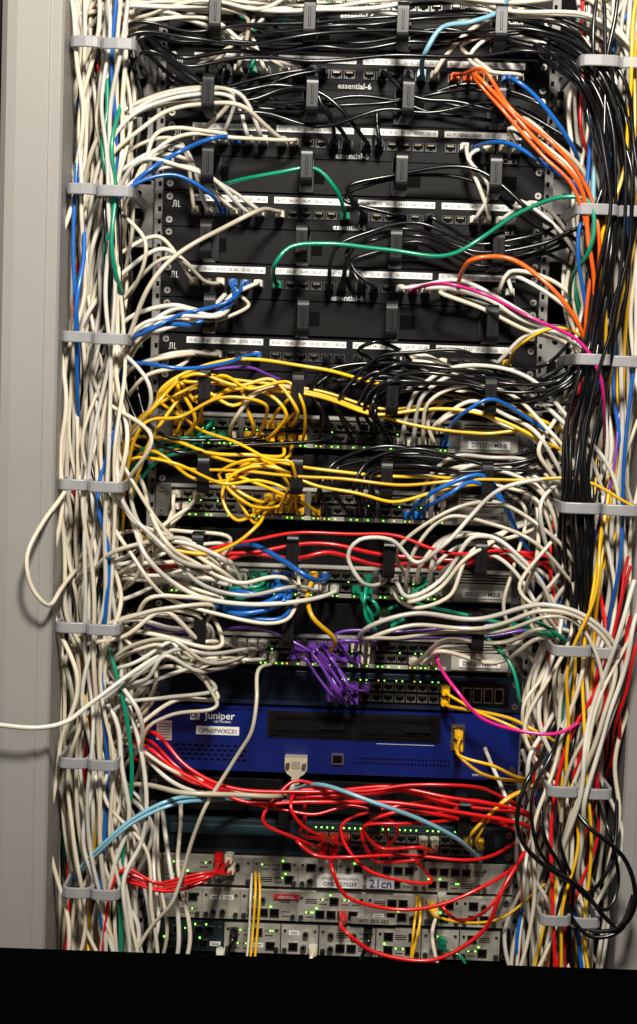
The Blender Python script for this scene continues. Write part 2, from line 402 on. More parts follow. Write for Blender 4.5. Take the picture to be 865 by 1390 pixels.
# ---------- grey cable rings
def gring(px0,px1,py,depth=.135):
    a=P(px0,py,depth); c=P(px1,py,depth); x0,x1,z=a.x,c.x,(a.z+c.z)/2
    sg=1 if x1>x0 else -1
    path=[(x0,0.015),(x0,-depth+.008)]+[(x0+sg*.008-sg*.008*math.cos(t),-depth+.008-.008*math.sin(t)) for t in (math.pi/6,math.pi/3,math.pi/2)]+[((x0+x1)/2,-depth-.001)]+[(x1-sg*.008+sg*.008*math.sin(t),-depth+.008-.008*math.cos(t)) for t in (0,math.pi/6,math.pi/3,math.pi/2)]+[(x1,-depth+.03)]
    b=MB(); strip(b,path,.004,.0135,ringm,'z')
    b.v=[(v[0],v[1],v[2]+z) for v in b.v]
    o=b.obj("cable_ring",bevel=.0014); tag(o,"grey plastic vertical cable ring holding cable bundle","cable ring","grey cable rings along the cabinet sides")
for y,(a,b_,c,d_) in {56:(97,136,138,182),256:(92,130,132,178),457:(84,125,126,172),658:(80,118,120,165),852:(76,116,118,160),1036:(80,118,120,158),1212:(86,122,124,160)}.items():
    gring(a,b_,y,.128); gring(d_,c,y+3,.136)
for y,(a,b_,c,d_) in {82:(790,842,843,885),284:(785,838,842,890),488:(784,828,830,880),690:(764,815,820,868),884:(752,802,806,845),1250:(735,774,777,814),1075:(745,785,788,830)}.items():
    gring(a,b_,y,.138); gring(d_,c,y+3,.128)

# ---------- plugs
PLUG={}
def plugmesh(col):
    if col in PLUG: return PLUG[col]
    b=MB(); bm=CM(col)
    b.cb(0,0,.0112,.0075,0,.010,clear if col in 'wvebc' else bm)
    b.cb(0,.0045,.005,.0012,.002,.012,clear if col in 'wvebc' else bm)
    def taper(d0,d1,w0,h0,w1,h1):
        vs=[]
        for d,w,h in((d0,w0,h0),(d1,w1,h1)):
            for q in ((-1,-1),(1,-1),(1,1),(-1,1)): vs.append((q[0]*w/2,-d,q[1]*h/2))
        b.add(vs,[(0,1,5,4),(1,2,6,5),(2,3,7,6),(3,0,4,7),(4,5,6,7),(3,2,1,0)],bm)
    taper(.009,.016,.0115,.0085,.0105,.0080); taper(.016,.027,.0082,.0072,.0064,.0064)
    for q in range(3): b.cb(0,0,.0088,.0078,.018+q*.003,.0192+q*.003,bm)
    me=make_mesh(b,"plug_"+col); PLUG[col]=me; return me

# ---------- cables
class Skip(Exception): pass
def snap(row,px,py=None):
    if row=='XY':
        p=P(px,py,.004); return [p.x,p.z,True,px,.004]
    L=[q for q in PORTS[row] if not q[2]]
    if not L: raise Skip()
    q=min(L,key=lambda a:abs(a[3]-px)+random.random()*2)
    if abs(q[3]-px)>34: raise Skip()
    q[2]=True
    return q
def cr(pts,step=.007):
    P_=np.array(pts); P_=np.vstack([2*P_[0]-P_[1],P_,2*P_[-1]-P_[-2]])
    out=[]
    for i in range(1,len(P_)-2):
        p0,p1,p2,p3=P_[i-1:i+3]
        t0=0; t1=t0+max(np.linalg.norm(p1-p0),1e-4)**.5; t2=t1+max(np.linalg.norm(p2-p1),1e-4)**.5; t3=t2+max(np.linalg.norm(p3-p2),1e-4)**.5
        n=max(2,int(np.linalg.norm(p2-p1)/step)); t=np.linspace(t1,t2,n,endpoint=False)[:,None]
        A1=(t1-t)/(t1-t0)*p0+(t-t0)/(t1-t0)*p1; A2=(t2-t)/(t2-t1)*p1+(t-t1)/(t2-t1)*p2; A3=(t3-t)/(t3-t2)*p2+(t-t2)/(t3-t2)*p3
        B1=(t2-t)/(t2-t0)*A1+(t-t0)/(t2-t0)*A2; B2=(t3-t)/(t3-t1)*A2+(t-t1)/(t3-t1)*A3
        out.append((t2-t)/(t2-t1)*B1+(t-t1)/(t2-t1)*B2)
    out.append(P_[-2][None]); return np.vstack(out)
def tube(c,r,n=8):
    m_=len(c); T=np.gradient(c,axis=0); T/=np.linalg.norm(T,axis=1)[:,None]+1e-9
    N=np.zeros_like(c); a=np.cross(T[0],[0.3,1,0.2]); N[0]=a/np.linalg.norm(a)
    for i in range(1,m_):
        v=N[i-1]-T[i]*np.dot(N[i-1],T[i]); N[i]=v/(np.linalg.norm(v)+1e-9)
    B=np.cross(T,N); ang=np.linspace(0,2*np.pi,n,endpoint=False)
    V=c[:,None,:]+r*(np.cos(ang)[None,:,None]*N[:,None,:]+np.sin(ang)[None,:,None]*B[:,None,:])
    V=V.reshape(-1,3)
    i=np.arange(m_-1)[:,None]*n; j=np.arange(n)[None,:]; j2=(j+1)%n
    F=np.stack([i+j,i+j2,i+n+j2,i+n+j],-1).reshape(-1,4)
    return V,F
def wig(c,amp=.0012):
    L=np.concatenate([[0],np.cumsum(np.linalg.norm(np.diff(c,axis=0),axis=1))])
    env=np.minimum(1,np.minimum(L,L[-1]-L)/.04)[:,None]
    o=np.zeros_like(c)
    for k in range(3):
        w=random.uniform(12,60); ph=np.random.rand(3)*6.28; am=np.random.randn(3)*amp
        o+=np.sin(L[:,None]*w+ph)*am
    return c+o*env
QUEUE=[]; BUILT=[]; STUFF=[]
RAD={'w':.0027,'v':.0028,'k':.0026,'y':.0022,'r':.0022,'b':.0026,'g':.0026,'p':.0022,'m':.0023,'o':.0026,'c':.0030,'e':.0034}
def cable(col,pts,**kw): QUEUE.append((col,pts,kw))
def build(col,pts,r=None,start=None,end=None,d=None,stuff=False,amp=.0017,pc=None):
    base=random.uniform(*(d or (.035,.085)))
    if col=='w' and random.random()<.45: col='v'
    r=(r or RAD[col])*random.uniform(.90,1.10)
    pl=[]; W=[]
    def endpt(sp):
        q=snap(*sp); x,z,off=q[0],q[1],q[4]
        pl.append((x,-off,z)); return [(x,-off-.024,z),(x,-off-.034,z-.001)]
    try:
        if start: W+=endpt(start)
        e=endpt(end)[::-1] if end else []
    except Skip: return
    n=len(pts)
    for i,p in enumerate(pts):
        if len(p)>2: dd=p[2]
        else:
            dd=base+random.gauss(0,.006)
            if 235<p[0]<715 and p[1]<870: dd*=.80
            inside=-20<p[1]<1310 and 10<p[0]<850
            if inside and ((i==0 and not start) or (i==n-1 and not end)): dd=.004
            elif (i==1 and not start and 10<pts[0][0]<850 and -20<pts[0][1]<1310) or (i==n-2 and not end and 10<pts[-1][0]<850 and -20<pts[-1][1]<1310): dd*=.75
        W.append(tuple(P(p[0],p[1],max(.006,dd))))
    W+=e
    c=wig(cr(W),amp)
    if stuff: STUFF.append((c,r,col)); return
    L=float(np.sum(np.linalg.norm(np.diff(c,axis=0),axis=1)))
    md=float(-c[:,1].mean())
    BUILT.append((L*(.3+md*8)+(.55 if pl else 0)+(.5 if col not in 'wv' else 0),c,r,col,pl,pc or col))
def M(col,n,pts,spread=7,jit=4,start=None,end=None,**kw):
    for i in range(n):
        off=(i-(n-1)/2)*spread*random.uniform(.6,1.5); q=[]
        for j,p in enumerate(pts):
            a=pts[max(j-1,0)]; c=pts[min(j+1,len(pts)-1)]; dx,dy=c[0]-a[0],c[1]-a[1]; l=math.hypot(dx,dy) or 1
            nx,ny=-dy/l,dx/l
            q.append((p[0]+nx*off+random.gauss(0,jit),p[1]+ny*off+random.gauss(0,jit))+tuple(p[2:]))
        cable(col,q,start=(start[0],start[1][i]) if start else None,end=(end[0],end[1][i]) if end else None,**kw)
def lerp(tab,y):
    ks=sorted(tab)
    if y<=ks[0]: return tab[ks[0]]
    for a,b in zip(ks,ks[1:]):
        if y<=b:
            t=(y-a)/(b-a); return tuple(tab[a][i]*(1-t)+tab[b][i]*t for i in (0,1))
    return tab[ks[-1]]
LT={-60:(92,185),60:(97,178),260:(92,172),460:(84,160),660:(80,158),850:(78,160),1040:(80,158),1212:(84,165),1380:(84,185)}
RT={-60:(800,885),85:(790,872),285:(792,870),490:(788,865),690:(768,862),885:(750,842),1080:(728,825),1250:(718,815),1380:(705,810)}
RINGY=[60,258,460,660,854,1040,1214]
def V_(col,tab,y0,y1,u,u2=None,jit=8,d=(.02,.115),wob=.08,**kw):
    ys=list(np.linspace(y0,y1,max(3,int(abs(y1-y0)/95)))); pts=[]; n=len(ys)
    u2=u if u2 is None else u2; ph=random.random()*6; fr=random.uniform(.4,1.0)
    for i,y in enumerate(ys):
        t=i/(n-1); uu=u*(1-t)+u2*t+wob*math.sin(ph+i*fr)
        g=min(1.6,.35+min(abs(y-q) for q in RINGY)/60)   # slack between the rings, pinched at them
        a,b=lerp(tab,y); pts.append((a+(b-a)*min(1.05,max(-.05,uu))+random.gauss(0,jit*g),y+random.gauss(0,8)))
    kw.setdefault('amp',.0012)
    cable(col,pts,d=d,**kw)
R=random.uniform
def near(u,s=.4): return min(1,max(0,u+R(-s,s)))
# left vertical bundles
for i in range(24): V_('w',LT,-50,1360,i/23,near(i/23),d=(.02,.115))
for i in range(6): V_('w',LT,-50,1360,R(0,1),R(0,1),jit=10)
for i in range(9): V_('w',LT,R(350,560),1360,R(0,1),R(0,1),jit=13)
V_('b',LT,60,620,.14,.22,jit=3,d=(.119,.123)); V_('b',LT,150,660,.30,.38,jit=4,d=(.112,.12)); V_('b',LT,420,1350,.8,.6,d=(.08,.11)); V_('b',LT,-50,500,.75,.9,jit=5,d=(.10,.12))
cable('g',[(172,60),(162,130),(152,190),(158,250),(155,330),(165,400),(160,470)],d=(.12,.126)); cable('g',[(165,-10),(152,80),(142,150),(146,220),(150,300),(142,380),(150,440)],d=(.118,.124)); V_('g',LT,700,1360,.85,.9,d=(.08,.11))
for u in (.42,.5,.58,.66,.74): V_('k',LT,60,600,u,.9,jit=5,d=(.09,.121))
V_('k',LT,500,1360,.7,.6,d=(.07,.11)); V_('k',LT,560,1000,.9,.8,d=(.08,.11))
V_('y',LT,700,1360,.7,.4,d=(.08,.11)); V_('y',LT,560,900,.95,.9,d=(.09,.11)); V_('c',LT,980,1360,.1,.2,r=.0024)
for u in (.5,.6,.68,.75,.83): V_('r',LT,R(1050,1150),1360,u,u,jit=3,d=(.110,.122))
V_('r',LT,750,1150,.9,.5,d=(.08,.11))
# right vertical bundles
for i in range(15): V_('w',RT,-50,1360,i/14,near(i/14),d=(.02,.085))
for i in range(10): V_('w',RT,R(560,760),1360,R(0,1),R(0,1),jit=13,d=(.04,.122))
BK=[(690,48),(760,62),(806,105),(832,170),(842,260),(835,350),(822,440),(806,510),(788,580),(782,660),(786,750),(784,850),(776,950),(764,1060)]
for i in range(10): M('k',1,[(a+(i-4.5)*5.2*(1 if b<560 else .8),b-(i-4)*2.2) for a,b in BK[:int(R(10,14))]],jit=3,d=(.112,.136),amp=.0009)
for i in range(6): V_('k',RT,-20,R(520,620),.22+.07*i,R(.2,.55),jit=5,d=(.09,.122),amp=.0008)
for i in range(8): V_('k',RT,560,R(900,1080),.08+.055*i,R(.15,.5),jit=4,d=(.11,.134),wob=.05)
for i in range(4): V_('k',RT,900,1360,R(.2,.8),R(.2,.8),d=(.09,.12))
for i in range(4): V_('y',RT,560,1360,R(.4,.95),R(.1,.8),d=(.07,.125))
for i in range(3): V_('y',RT,-50,600,1.05-.12*i,.8-.2*i,jit=7,d=(.08,.128))
for i in range(4): V_('r',RT,760,1360,.95-.1*i,R(.3,.9),d=(.08,.125))
V_('c',RT,80,500,.15,.1,jit=4,r=.003,d=(.1,.12)); V_('b',RT,60,600,.2,.15,d=(.1,.12)); V_('g',RT,830,1150,.25,.35,d=(.11,.125)); V_('p',RT,440,900,.85,.6,d=(.1,.12))
V_('b',RT,500,1000,.9,.8,d=(.1,.12)); V_('g',RT,300,700,.1,.0,d=(.1,.12)); V_('b',RT,950,1360,.5,.6,d=(.1,.12))
# ---- top area
M('k',5,[(128,330),(138,180),(150,90),(190,48),(255,60),(330,62),(430,58),(540,52),(640,46),(730,46),(800,75),(832,140),(840,260),(825,400),(812,520)],spread=8,d=(.07,.12))
M('w',9,[(118,280),(118,160),(130,85),(165,42),(225,18),(290,28),(335,52)],spread=9,end=('B',[272,290,308,322,338,362,378,392,405]))
M('w',5,[(92,90),(110,30),(170,2),(300,-4),(440,2),(590,4),(720,14),(800,18),(850,70),(866,180)],spread=8,jit=6)
M('w',3,[(150,40),(230,12),(300,10),(380,2),(430,-30)],spread=9)
M('k',3,[(230,-10),(320,28),(430,32),(560,34),(680,24),(770,38),(825,100),(835,240)],spread=9,jit=6)
M('k',3,[(300,128),(330,142),(430,150),(550,138),(650,130),(740,155),(800,220),(815,360)],spread=8,start=('B',[300,430,447]))
M('k',2,[(560,135),(620,145),(700,165),(770,215),(815,300)],spread=12,start=('B',[520,545]))
M('g',1,[(325,20),(348,45)],end=('B',[352])); M('g',1,[(365,28),(405,30),(435,12),(450,-25)])
cable('c',[(580,70),(598,40),(640,30),(680,12),(700,-25)],start=('B',578),d=(.1,.11))
M('o',3,[(650,105),(690,150),(745,205),(790,260),(804,340),(803,450),(795,540)],spread=7,jit=2,start=('B',[622,635,650]),d=(.12,.135))
M('w',3,[(625,60),(680,35),(760,45),(815,100),(850,200)],spread=9,start=('B',[600,665,690]))
cable('b',[(700,110,.1),(730,140),(780,200),(800,300)],start=('B',685),d=(.08,.09)) 
# row C
M('w',11,[(128,420),(145,300),(160,225),(198,172),(258,150),(318,158)],spread=9,jit=4,end=('C',[275,302,330,340,350,358,366,290,374,262,285]),d=(.05,.11))
cable('w',[(398,165),(405,200),(385,240),(345,250),(315,235),(300,210)],start=('C',380),d=(.11,.12))
cable('b',[(290,188),(250,205),(195,235),(160,280),(135,360)],start=('C',318),d=(.11,.12)) 
M('k',3,[(452,150),(430,130),(380,125),(320,125),(250,100),(190,60)],spread=7,start=('C',[447,465,498]))
M('k',1,[(520,150),(560,138),(640,140),(730,170),(800,240)],spread=9,start=('C',[515]))
cable('b',[(690,192),(740,222),(790,265),(800,350)],start=('C',650),d=(.1,.11))
M('w',2,[(636,215),(655,250)],start=('C',[628,640]),end=('D',[640,655]),d=(.05,.06))
M('w',3,[(700,180),(745,200),(790,250),(820,350),(835,480)],spread=13,start=('C',[670,690,705]))
# row D
M('w',9,[(120,480),(136,350),(155,275),(198,232),(252,228)],spread=10,jit=4,end=('D',[250,275,288,320,335,262,345,310,305]),d=(.05,.11))
M('b',1,[(285,262),(225,240),(170,262),(140,340),(130,450)],start=('D',[300]),d=(.11,.12))
cable('w',[(330,295),(270,325),(220,370),(185,420),(160,500),(150,600)],start=('D',375),d=(.11,.12))
cable('g',[(455,258),(425,232),(375,236),(320,245),(290,250)],start=('D',463),d=(.09,.1))
cable('g',[(372,360),(392,337),(450,330),(520,340),(600,345),(660,322),(710,290),(760,266),(795,270),(806,305),(800,345),(780,375),(768,430)],start=('E',370),d=(.125,.135))
M('k',4,[(470,345),(510,322),(570,316),(650,345),(730,335),(790,310),(828,350)],spread=8,start=('E',[440,455,470,500]))
M('k',2,[(470,262),(540,235),(640,245),(720,290),(790,345),(820,430)],spread=10,start=('D',[480,545]))
M('k',1,[(640,330),(740,350),(800,400),(820,470)],start=('D',[580]))
M('w',3,[(710,280),(755,310),(800,380),(830,480)],spread=10,start=('D',[680,690,705]))
cable('e',[(490,360),(500,350),(530,345),(600,350),(700,360),(780,410)],start=('E',488),r=.0024)
# row E
M('w',8,[(115,640),(126,540),(150,450),(188,392),(238,364)],spread=10,jit=4,end=('E',[252,262,275,288,246,258,300,316]),d=(.05,.11))
M('w',3,[(322,405),(330,440),(295,466),(235,482),(180,500),(140,560)],spread=11,jit=4,start=('E',[292,306,310]),d=(.10,.12))
M('w',3,[(140,330),(158,350),(200,370),(245,400),(285,405)],spread=13,jit=3,end=('E',[295,310,268]))
M('b',2,[(312,410),(275,435),(215,440),(170,465),(150,520)],spread=6,start=('E',[322,330]),d=(.11,.12))
M('w',3,[(150,600),(165,520),(200,470),(260,450),(315,430),(318,405)],spread=11,jit=4,d=(.07,.1),end=('E',[345,348,352]))
M('w',4,[(130,600),(150,500),(185,450),(240,425),(290,428),(322,410,.06),(312,395,.02)],spread=9,jit=5,d=(.08,.12))
cable('m',[(610,386),(660,400),(720,430),(785,465),(815,510),(822,570),(815,640)],start=('E',562),d=(.13,.135))
cable('o',[(640,352),(690,350),(740,385),(775,430),(797,480),(800,560)],start=('E',612),d=(.12,.13))
M('w',4,[(600,395),(660,412),(720,440),(780,475),(830,560)],spread=8,start=('E',[545,580,598,640]))
M('w',3,[(690,375),(740,395),(790,450),(820,540)],spread=10,start=('E',[670,690,705]))
# row F
M('w',3,[(235,486),(180,506),(140,560)],start=('F',[250,268,285]))
cable('b',[(300,492),(225,500),(175,492),(145,455)],start=('F',345),d=(.11,.12))
M('k',3,[(470,515),(520,505),(600,515),(700,530),(780,500),(825,400)],spread=7,start=('F',[435,450,480]))
M('w',2,[(545,480),(580,478),(620,500),(700,530),(780,560)],spread=12,start=('F',[535,605]))
M('y',1,[(700,468),(750,455),(800,470),(835,540)],start=('F',[690]),d=(.1,.11))
M('w',3,[(715,465),(755,460),(795,500),(825,600)],spread=11,start=('F',[670,695,705]))
cable('k',[(488,475,.06),(515,463,.07),(545,475,.05)],start=('F',490),end=('F',552))
# row G
M('k',7,[(498,560),(505,535),(540,515),(620,518),(700,535),(760,525),(810,470),(832,360)],spread=8,jit=4,start=('G',[488,495,500,505,510,515,520]),d=(.06,.11))
M('k',4,[(445,555),(425,530),(440,505),(520,500),(640,510),(740,530),(810,490)],spread=7,start=('G',[430,440,450,470]))
M('k',2,[(330,600),(250,612),(200,575),(165,500),(150,400)],spread=12,start=('G',[445,425]))
cable('y',[(360,548),(300,540),(245,565),(200,572),(172,640),(165,760)],start=('G',350),d=(.10,.12))
cable('y',[(388,565),(352,528),(318,548),(262,530),(215,575),(190,640),(170,700)],start=('G',372),d=(.08,.11))
cable('y',[(345,570),(322,525),(270,550),(250,520),(212,545),(180,600),(160,680)],start=('G',336),d=(.09,.12))
M('y',4,[(260,560),(240,530),(270,512),(340,512),(420,525),(520,545),(640,560),(740,580),(820,640)],spread=9,jit=9,start=('G',[236,248,262,275]),d=(.06,.1))
cable('y',[(405,555),(372,512),(320,520),(262,508),(205,560),(176,592),(160,680)],start=('G',402),d=(.11,.13))
cable('y',[(412,548),(395,522),(340,530),(300,508),(240,532),(200,560),(168,610)],start=('G',410),d=(.10,.12))
cable('y',[(225,535),(290,590),(350,618),(395,628),(400,640)],end=('H',404),d=(.12,.125))
cable('y',[(172,600),(260,635),(400,645),(500,655),(600,655),(700,650),(790,655),(866,690)],d=(.105,.115))
M('y',2,[(170,600),(230,612),(330,622),(390,612)],spread=9,end=('G',[380,395]))
M('y',2,[(378,560,.06),(392,535,.08),(408,555,.06)],spread=6,start=('G',[368,378]),end=('G',[408,415]))
cable('p',[(258,545),(270,515),(330,502),(380,515)],start=('G',262)) 
M('g',4,[(270,600),(240,605),(200,620),(170,680)],spread=5,start=('G',[268,280,292,302]),d=(.04,.06))
M('w',8,[(590,565),(640,540),(695,555),(745,600),(790,680),(810,800)],spread=10,jit=5,start=('G',[545,556,568,580,590,600,610,618]),d=(.06,.10))
M('b',1,[(620,560),(665,545),(720,570),(780,640)],spread=6,start=('G',[602]),d=(.11,.12))
cable('w',[(320,560),(340,535),(400,525),(470,540)],start=('G',316),d=(.1,.11))
# row H
cable('y',[(382,660),(345,648),(300,655),(235,628),(182,622),(165,700)],start=('H',378),d=(.09,.12))
cable('y',[(398,655),(362,632),(322,650),(262,648),(205,612),(172,640)],start=('H',392),d=(.08,.11))
M('y',2,[(330,690),(303,655),(340,635),(420,645),(540,662),(640,658),(760,650)],spread=9,jit=6,start=('H',[385,400]),d=(.08,.12))
M('y',2,[(350,690),(318,672),(302,645),(350,636)],spread=8,jit=6,start=('H',[345,368]),end=('H',[404,412]),d=(.08,.1))
M('y',1,[(350,715),(280,750),(215,740),(175,690)],start=('H',[365]),d=(.1,.11))
M('k',5,[(495,665),(500,640),(560,630),(660,640),(740,625),(800,590)],spread=7,jit=3,start=('H',[485,495,502,510,518]),d=(.06,.11))
M('k',3,[(440,660),(450,630),(520,615),(640,625),(760,610)],spread=7,start=('H',[428,440,470]))
M('w',6,[(598,660),(630,640),(680,640),(735,665),(770,740),(785,880)],spread=8,jit=4,start=('H',[568,580,590,600,610,618]),d=(.06,.10))
M('b',2,[(600,665),(645,650),(690,690),(738,815)],spread=7,start=('H',[560,575]),d=(.11,.12))
M('w',4,[(225,720),(195,760),(150,800),(120,860)],spread=9,start=('H',[238,246,255,264]))
M('w',4,[(165,640),(182,700),(215,750),(265,795),(330,812),(390,810)],spread=14,end=('I',[425,440,455,415]),d=(.11,.13))
M('w',3,[(150,520),(160,620),(190,700),(240,740),(300,770)],spread=14,jit=6,end=('I',[330,345,360]),d=(.10,.13))
# red between
M('r',2,[(112,805),(160,782),(240,765),(320,752),(450,750),(560,766),(640,758),(740,757),(800,780)],spread=7,jit=3,d=(.05,.07),r=.0028)
cable('r',[(150,790),(240,760),(340,735),(420,722),(540,730),(600,748),(700,750),(770,790)],d=(.11,.12))
cable('b',[(290,745),(345,742),(385,765),(420,785)],end=('I',445),d=(.12,.13),r=.0032)
# row I
M('w',12,[(110,860),(135,805),(190,775),(250,762),(305,772)],spread=8,jit=7,end=('I',[250,262,275,288,300,312,325,340,350,268,282,306]),d=(.06,.12))
M('w',7,[(300,830),(230,822),(160,805),(110,780)],spread=10,jit=8,start=('I',[258,280,296,318,330,245,270]),d=(.08,.12))
M('b',5,[(385,805),(362,822),(325,826),(290,815,.04),(260,800,.02)],spread=6,start=('I',[375,382,390,396,402]),d=(.10,.13),r=.0029)
M('g',3,[(350,805),(330,812),(300,808,.03),(270,800,.02)],spread=6,start=('I',[350,358,364]))
M('g',3,[(497,815),(500,835),(510,845,.04),(540,835,.02)],spread=9,start=('I',[484,496,506]),end=None,d=(.06,.08))
cable('w',[(490,790),(474,755),(490,732),(530,732),(565,765),(600,740),(640,700),(685,662),(740,650),(780,680)],start=('I',525),d=(.12,.13))
M('w',8,[(590,770),(620,735),(665,735),(710,765),(750,820),(780,900)],spread=10,jit=5,start=('I',[545,556,568,580,590,600,610,618]),d=(.06,.11))
M('w',3,[(560,815),(600,800),(640,745),(690,725),(750,700)],spread=8,jit=4,start=('I',[536,552,566]),d=(.10,.12))
cable('y',[(425,835),(448,868)],start=('I',432),end=('J',440),d=(.1,.11),r=.003)
M('g',1,[(560,812),(600,830),(640,835),(700,845),(770,865)],start=('I',[575]))
# row J
M('w',13,[(90,930),(125,895),(175,868),(225,858),(272,866)],spread=7,jit=8,end=('J',[252,262,275,288,300,312,325,338,350,258,270,283,296]),d=(.06,.12))
M('w',11,[(290,908),(230,920),(165,950),(115,1010),(100,1100)],spread=8,jit=9,start=('J',[246,256,268,280,292,304,316,328,342,250,264]),d=(.08,.125))
M('w',3,[(262,920),(215,965),(165,1000),(140,1060),(130,1150)],spread=12,jit=6,start=('J',[310,322,334]),d=(.11,.13))
M('p',7,[(465,935),(445,905),(428,880)],spread=5,jit=1.5,start=('K',[455,464,472,480,488,496,470]),end=('J',[408,416,424,432,440,448,452]),d=(.05,.065),r=.0020,amp=.0005)
M('p',1,[(425,880),(350,850),(260,855),(190,850)],start=('J',[400]))
M('p',2,[(455,870),(540,860),(640,852),(720,848),(780,865)],spread=7,start=('J',[458,470]))
M('w',3,[(500,860),(560,848),(650,850),(740,828),(795,848),(832,900),(818,985),(785,1070),(765,1160),(770,1250)],spread=9,jit=3,start=('J',[484,494,502]),d=(.125,.138))
M('w',2,[(425,880),(445,850),(500,845),(640,830),(760,820),(800,850),(815,950),(800,1100)],spread=8,start=('J',[470,480]),d=(.10,.12))
M('g',2,[(660,860),(720,850),(770,880),(770,960)],spread=8,d=(.08,.1))
cable('g',[(650,850,.03),(690,900,.07),(705,950,.07),(720,960)],d=(.07,.08))
cable('m',[(615,930),(650,975),(700,995),(755,996),(790,970),(805,940)],start=('J',600),d=(.13,.14))
M('w',3,[(600,880),(680,885),(730,860),(780,870),(810,960)],spread=10,start=('J',[560,580,615]))
# long white diagonals lower left
cable('w',[(352,915,.09),(350,950),(318,1040),(275,1095),(252,1180),(205,1265),(160,1330)],start=('J',362),d=(.12,.13))
cable('w',[(262,975),(250,1030),(228,1080),(222,1130),(232,1190),(255,1250),(230,1340)],start=('J',320),d=(.12,.13))
M('w',5,[(185,940),(150,1000),(130,1080),(150,1170),(175,1260),(180,1340)],spread=12,jit=8,d=(.08,.125))
M('w',5,[(80,900),(130,960),(160,1040),(160,1130),(140,1220),(150,1340)],spread=13,jit=8,d=(.06,.12))
cable('w',[(-12,983,.19),(45,988,.19),(88,978,.175),(125,950,.14),(175,915,.12),(230,885,.08),(280,872,.03)],r=.0029)
cable('w',[(88,668,.13),(60,710,.17),(35,760,.19),(40,800,.19),(62,822,.18),(85,800,.14),(110,760)],d=(.12,.13))
# blue appliance
M('y',2,[(625,1025),(660,1045),(710,1058),(750,1050)],spread=6,start=('Q',[612,620]),d=(.05,.09))
M('y',3,[(690,985),(720,1005),(755,1020),(790,1080)],spread=9,start=('K',[610,625,640]),d=(.07,.1))
M('y',2,[(640,1130),(690,1085),(740,1060),(780,1030)],spread=10,start=('L',[640,650]),d=(.07,.1))
# reds
M('r',3,[(160,1010),(205,1008),(250,1042),(330,1080),(430,1082),(530,1076),(620,1090),(720,1110),(760,1150)],spread=6,jit=3,d=(.08,.11),r=.0026)
M('r',3,[(405,1130),(382,1100),(400,1080),(480,1074),(560,1088),(650,1100),(740,1120)],spread=13,jit=9,start=('L',[440,455,475]),d=(.06,.11))
M('r',2,[(530,1115),(480,1098),(420,1092),(340,1084),(260,1060),(180,1018)],spread=8,jit=6,start=('L',[510,525]),d=(.06,.1))
M('r',3,[(570,1172),(515,1168),(488,1125),(540,1102),(640,1110),(720,1125)],spread=13,jit=6,start=('L',[555,572,592]),d=(.08,.12),pc='w')
cable('r',[(400,1140),(425,1160),(480,1166),(560,1162),(640,1162),(715,1140)],start=('L',438),d=(.09,.12))
cable('r',[(452,1175),(470,1215),(520,1232),(600,1228),(670,1195),(740,1140)],start=('L',455),d=(.09,.12))
for i,(x,y) in enumerate(((298,1160),(312,1160),(302,1175),(315,1174))): cable('r',[(285,1190-2*i),(220,1212-5*i),(165,1200-6*i),(142,1235),(145,1340)],start=('XY',x,y),d=(.08,.11),pc='w' if i%2 else 'r')
cable('r',[(470,1262),(500,1285),(540,1298),(600,1302),(650,1270),(682,1200),(718,1150),(740,1120)],start=('XY',466,1240),d=(.1,.11),r=.0030)
cable('r',[(604,1235),(620,1248),(655,1235),(700,1180)],start=('XY',600,1215),d=(.07,.08),pc='w')
M('c',2,[(95,1200,.06),(130,1158,.12),(180,1114,.12),(235,1088,.11),(290,1084,.06),(340,1080,.02)],spread=4,jit=.6,r=.0026,amp=.0004)
cable('c',[(395,1072,.03),(440,1066,.10),(510,1090,.12),(575,1115,.12),(620,1138,.1)],end=('L',648),r=.0030,amp=.0006)
cable('p',[(160,1040),(200,1056),(280,1056),(350,1072),(480,1075),(560,1100),(640,1138)],end=('L',672),d=(.1,.11),r=.0020)
cable('e',[(399,1060,.030),(396,1070,.040),(372,1080,.11),(320,1082),(250,1078),(180,1062),(130,1090)],d=(.12,.125),r=.0030)
M('w',2,[(385,1078,.06),(300,1072),(230,1052),(170,1010),(120,1000)],spread=7,d=(.09,.1))
cable('y',[(347,1184,.012),(347,1215,.045),(344,1260,.05),(336,1340,.07)],r=.0018,amp=.0005); cable('y',[(352,1186,.012),(353,1218,.045),(350,1262,.05),(343,1340,.07)],r=.0018,amp=.0005); cable('w',[(342,1186,.012),(341,1220,.045),(338,1262,.05),(330,1340,.07)],r=.0018,amp=.0005)
cable('y',[(570,1216,.012),(570,1250,.05),(558,1340,.06)],r=.0020); cable('y',[(566,1218,.012),(565,1254,.05),(552,1340,.06)],r=.0020)
cable('w',[(588,1270,.06),(602,1340,.07)],start=('XY',590,1232))
cable('y',[(620,1250,.06),(680,1245,.08),(740,1200,.08)],start=('XY',585,1228),r=.0020)
M('w',4,[(215,1340),(235,1270),(225,1180),(215,1100)],spread=12,jit=7,d=(.05,.09))
cable('g',[(640,1340),(620,1295)],end=('XY',600,1275),d=(.04,.06),r=.002)
for x,y,c in ((300,1290,'w'),(318,1262,'k'),(425,1285,'w'),(500,1262,'k')): cable(c,[(x-6,y+30,.04),(x-14,y+80,.05)],start=('XY',x,y))
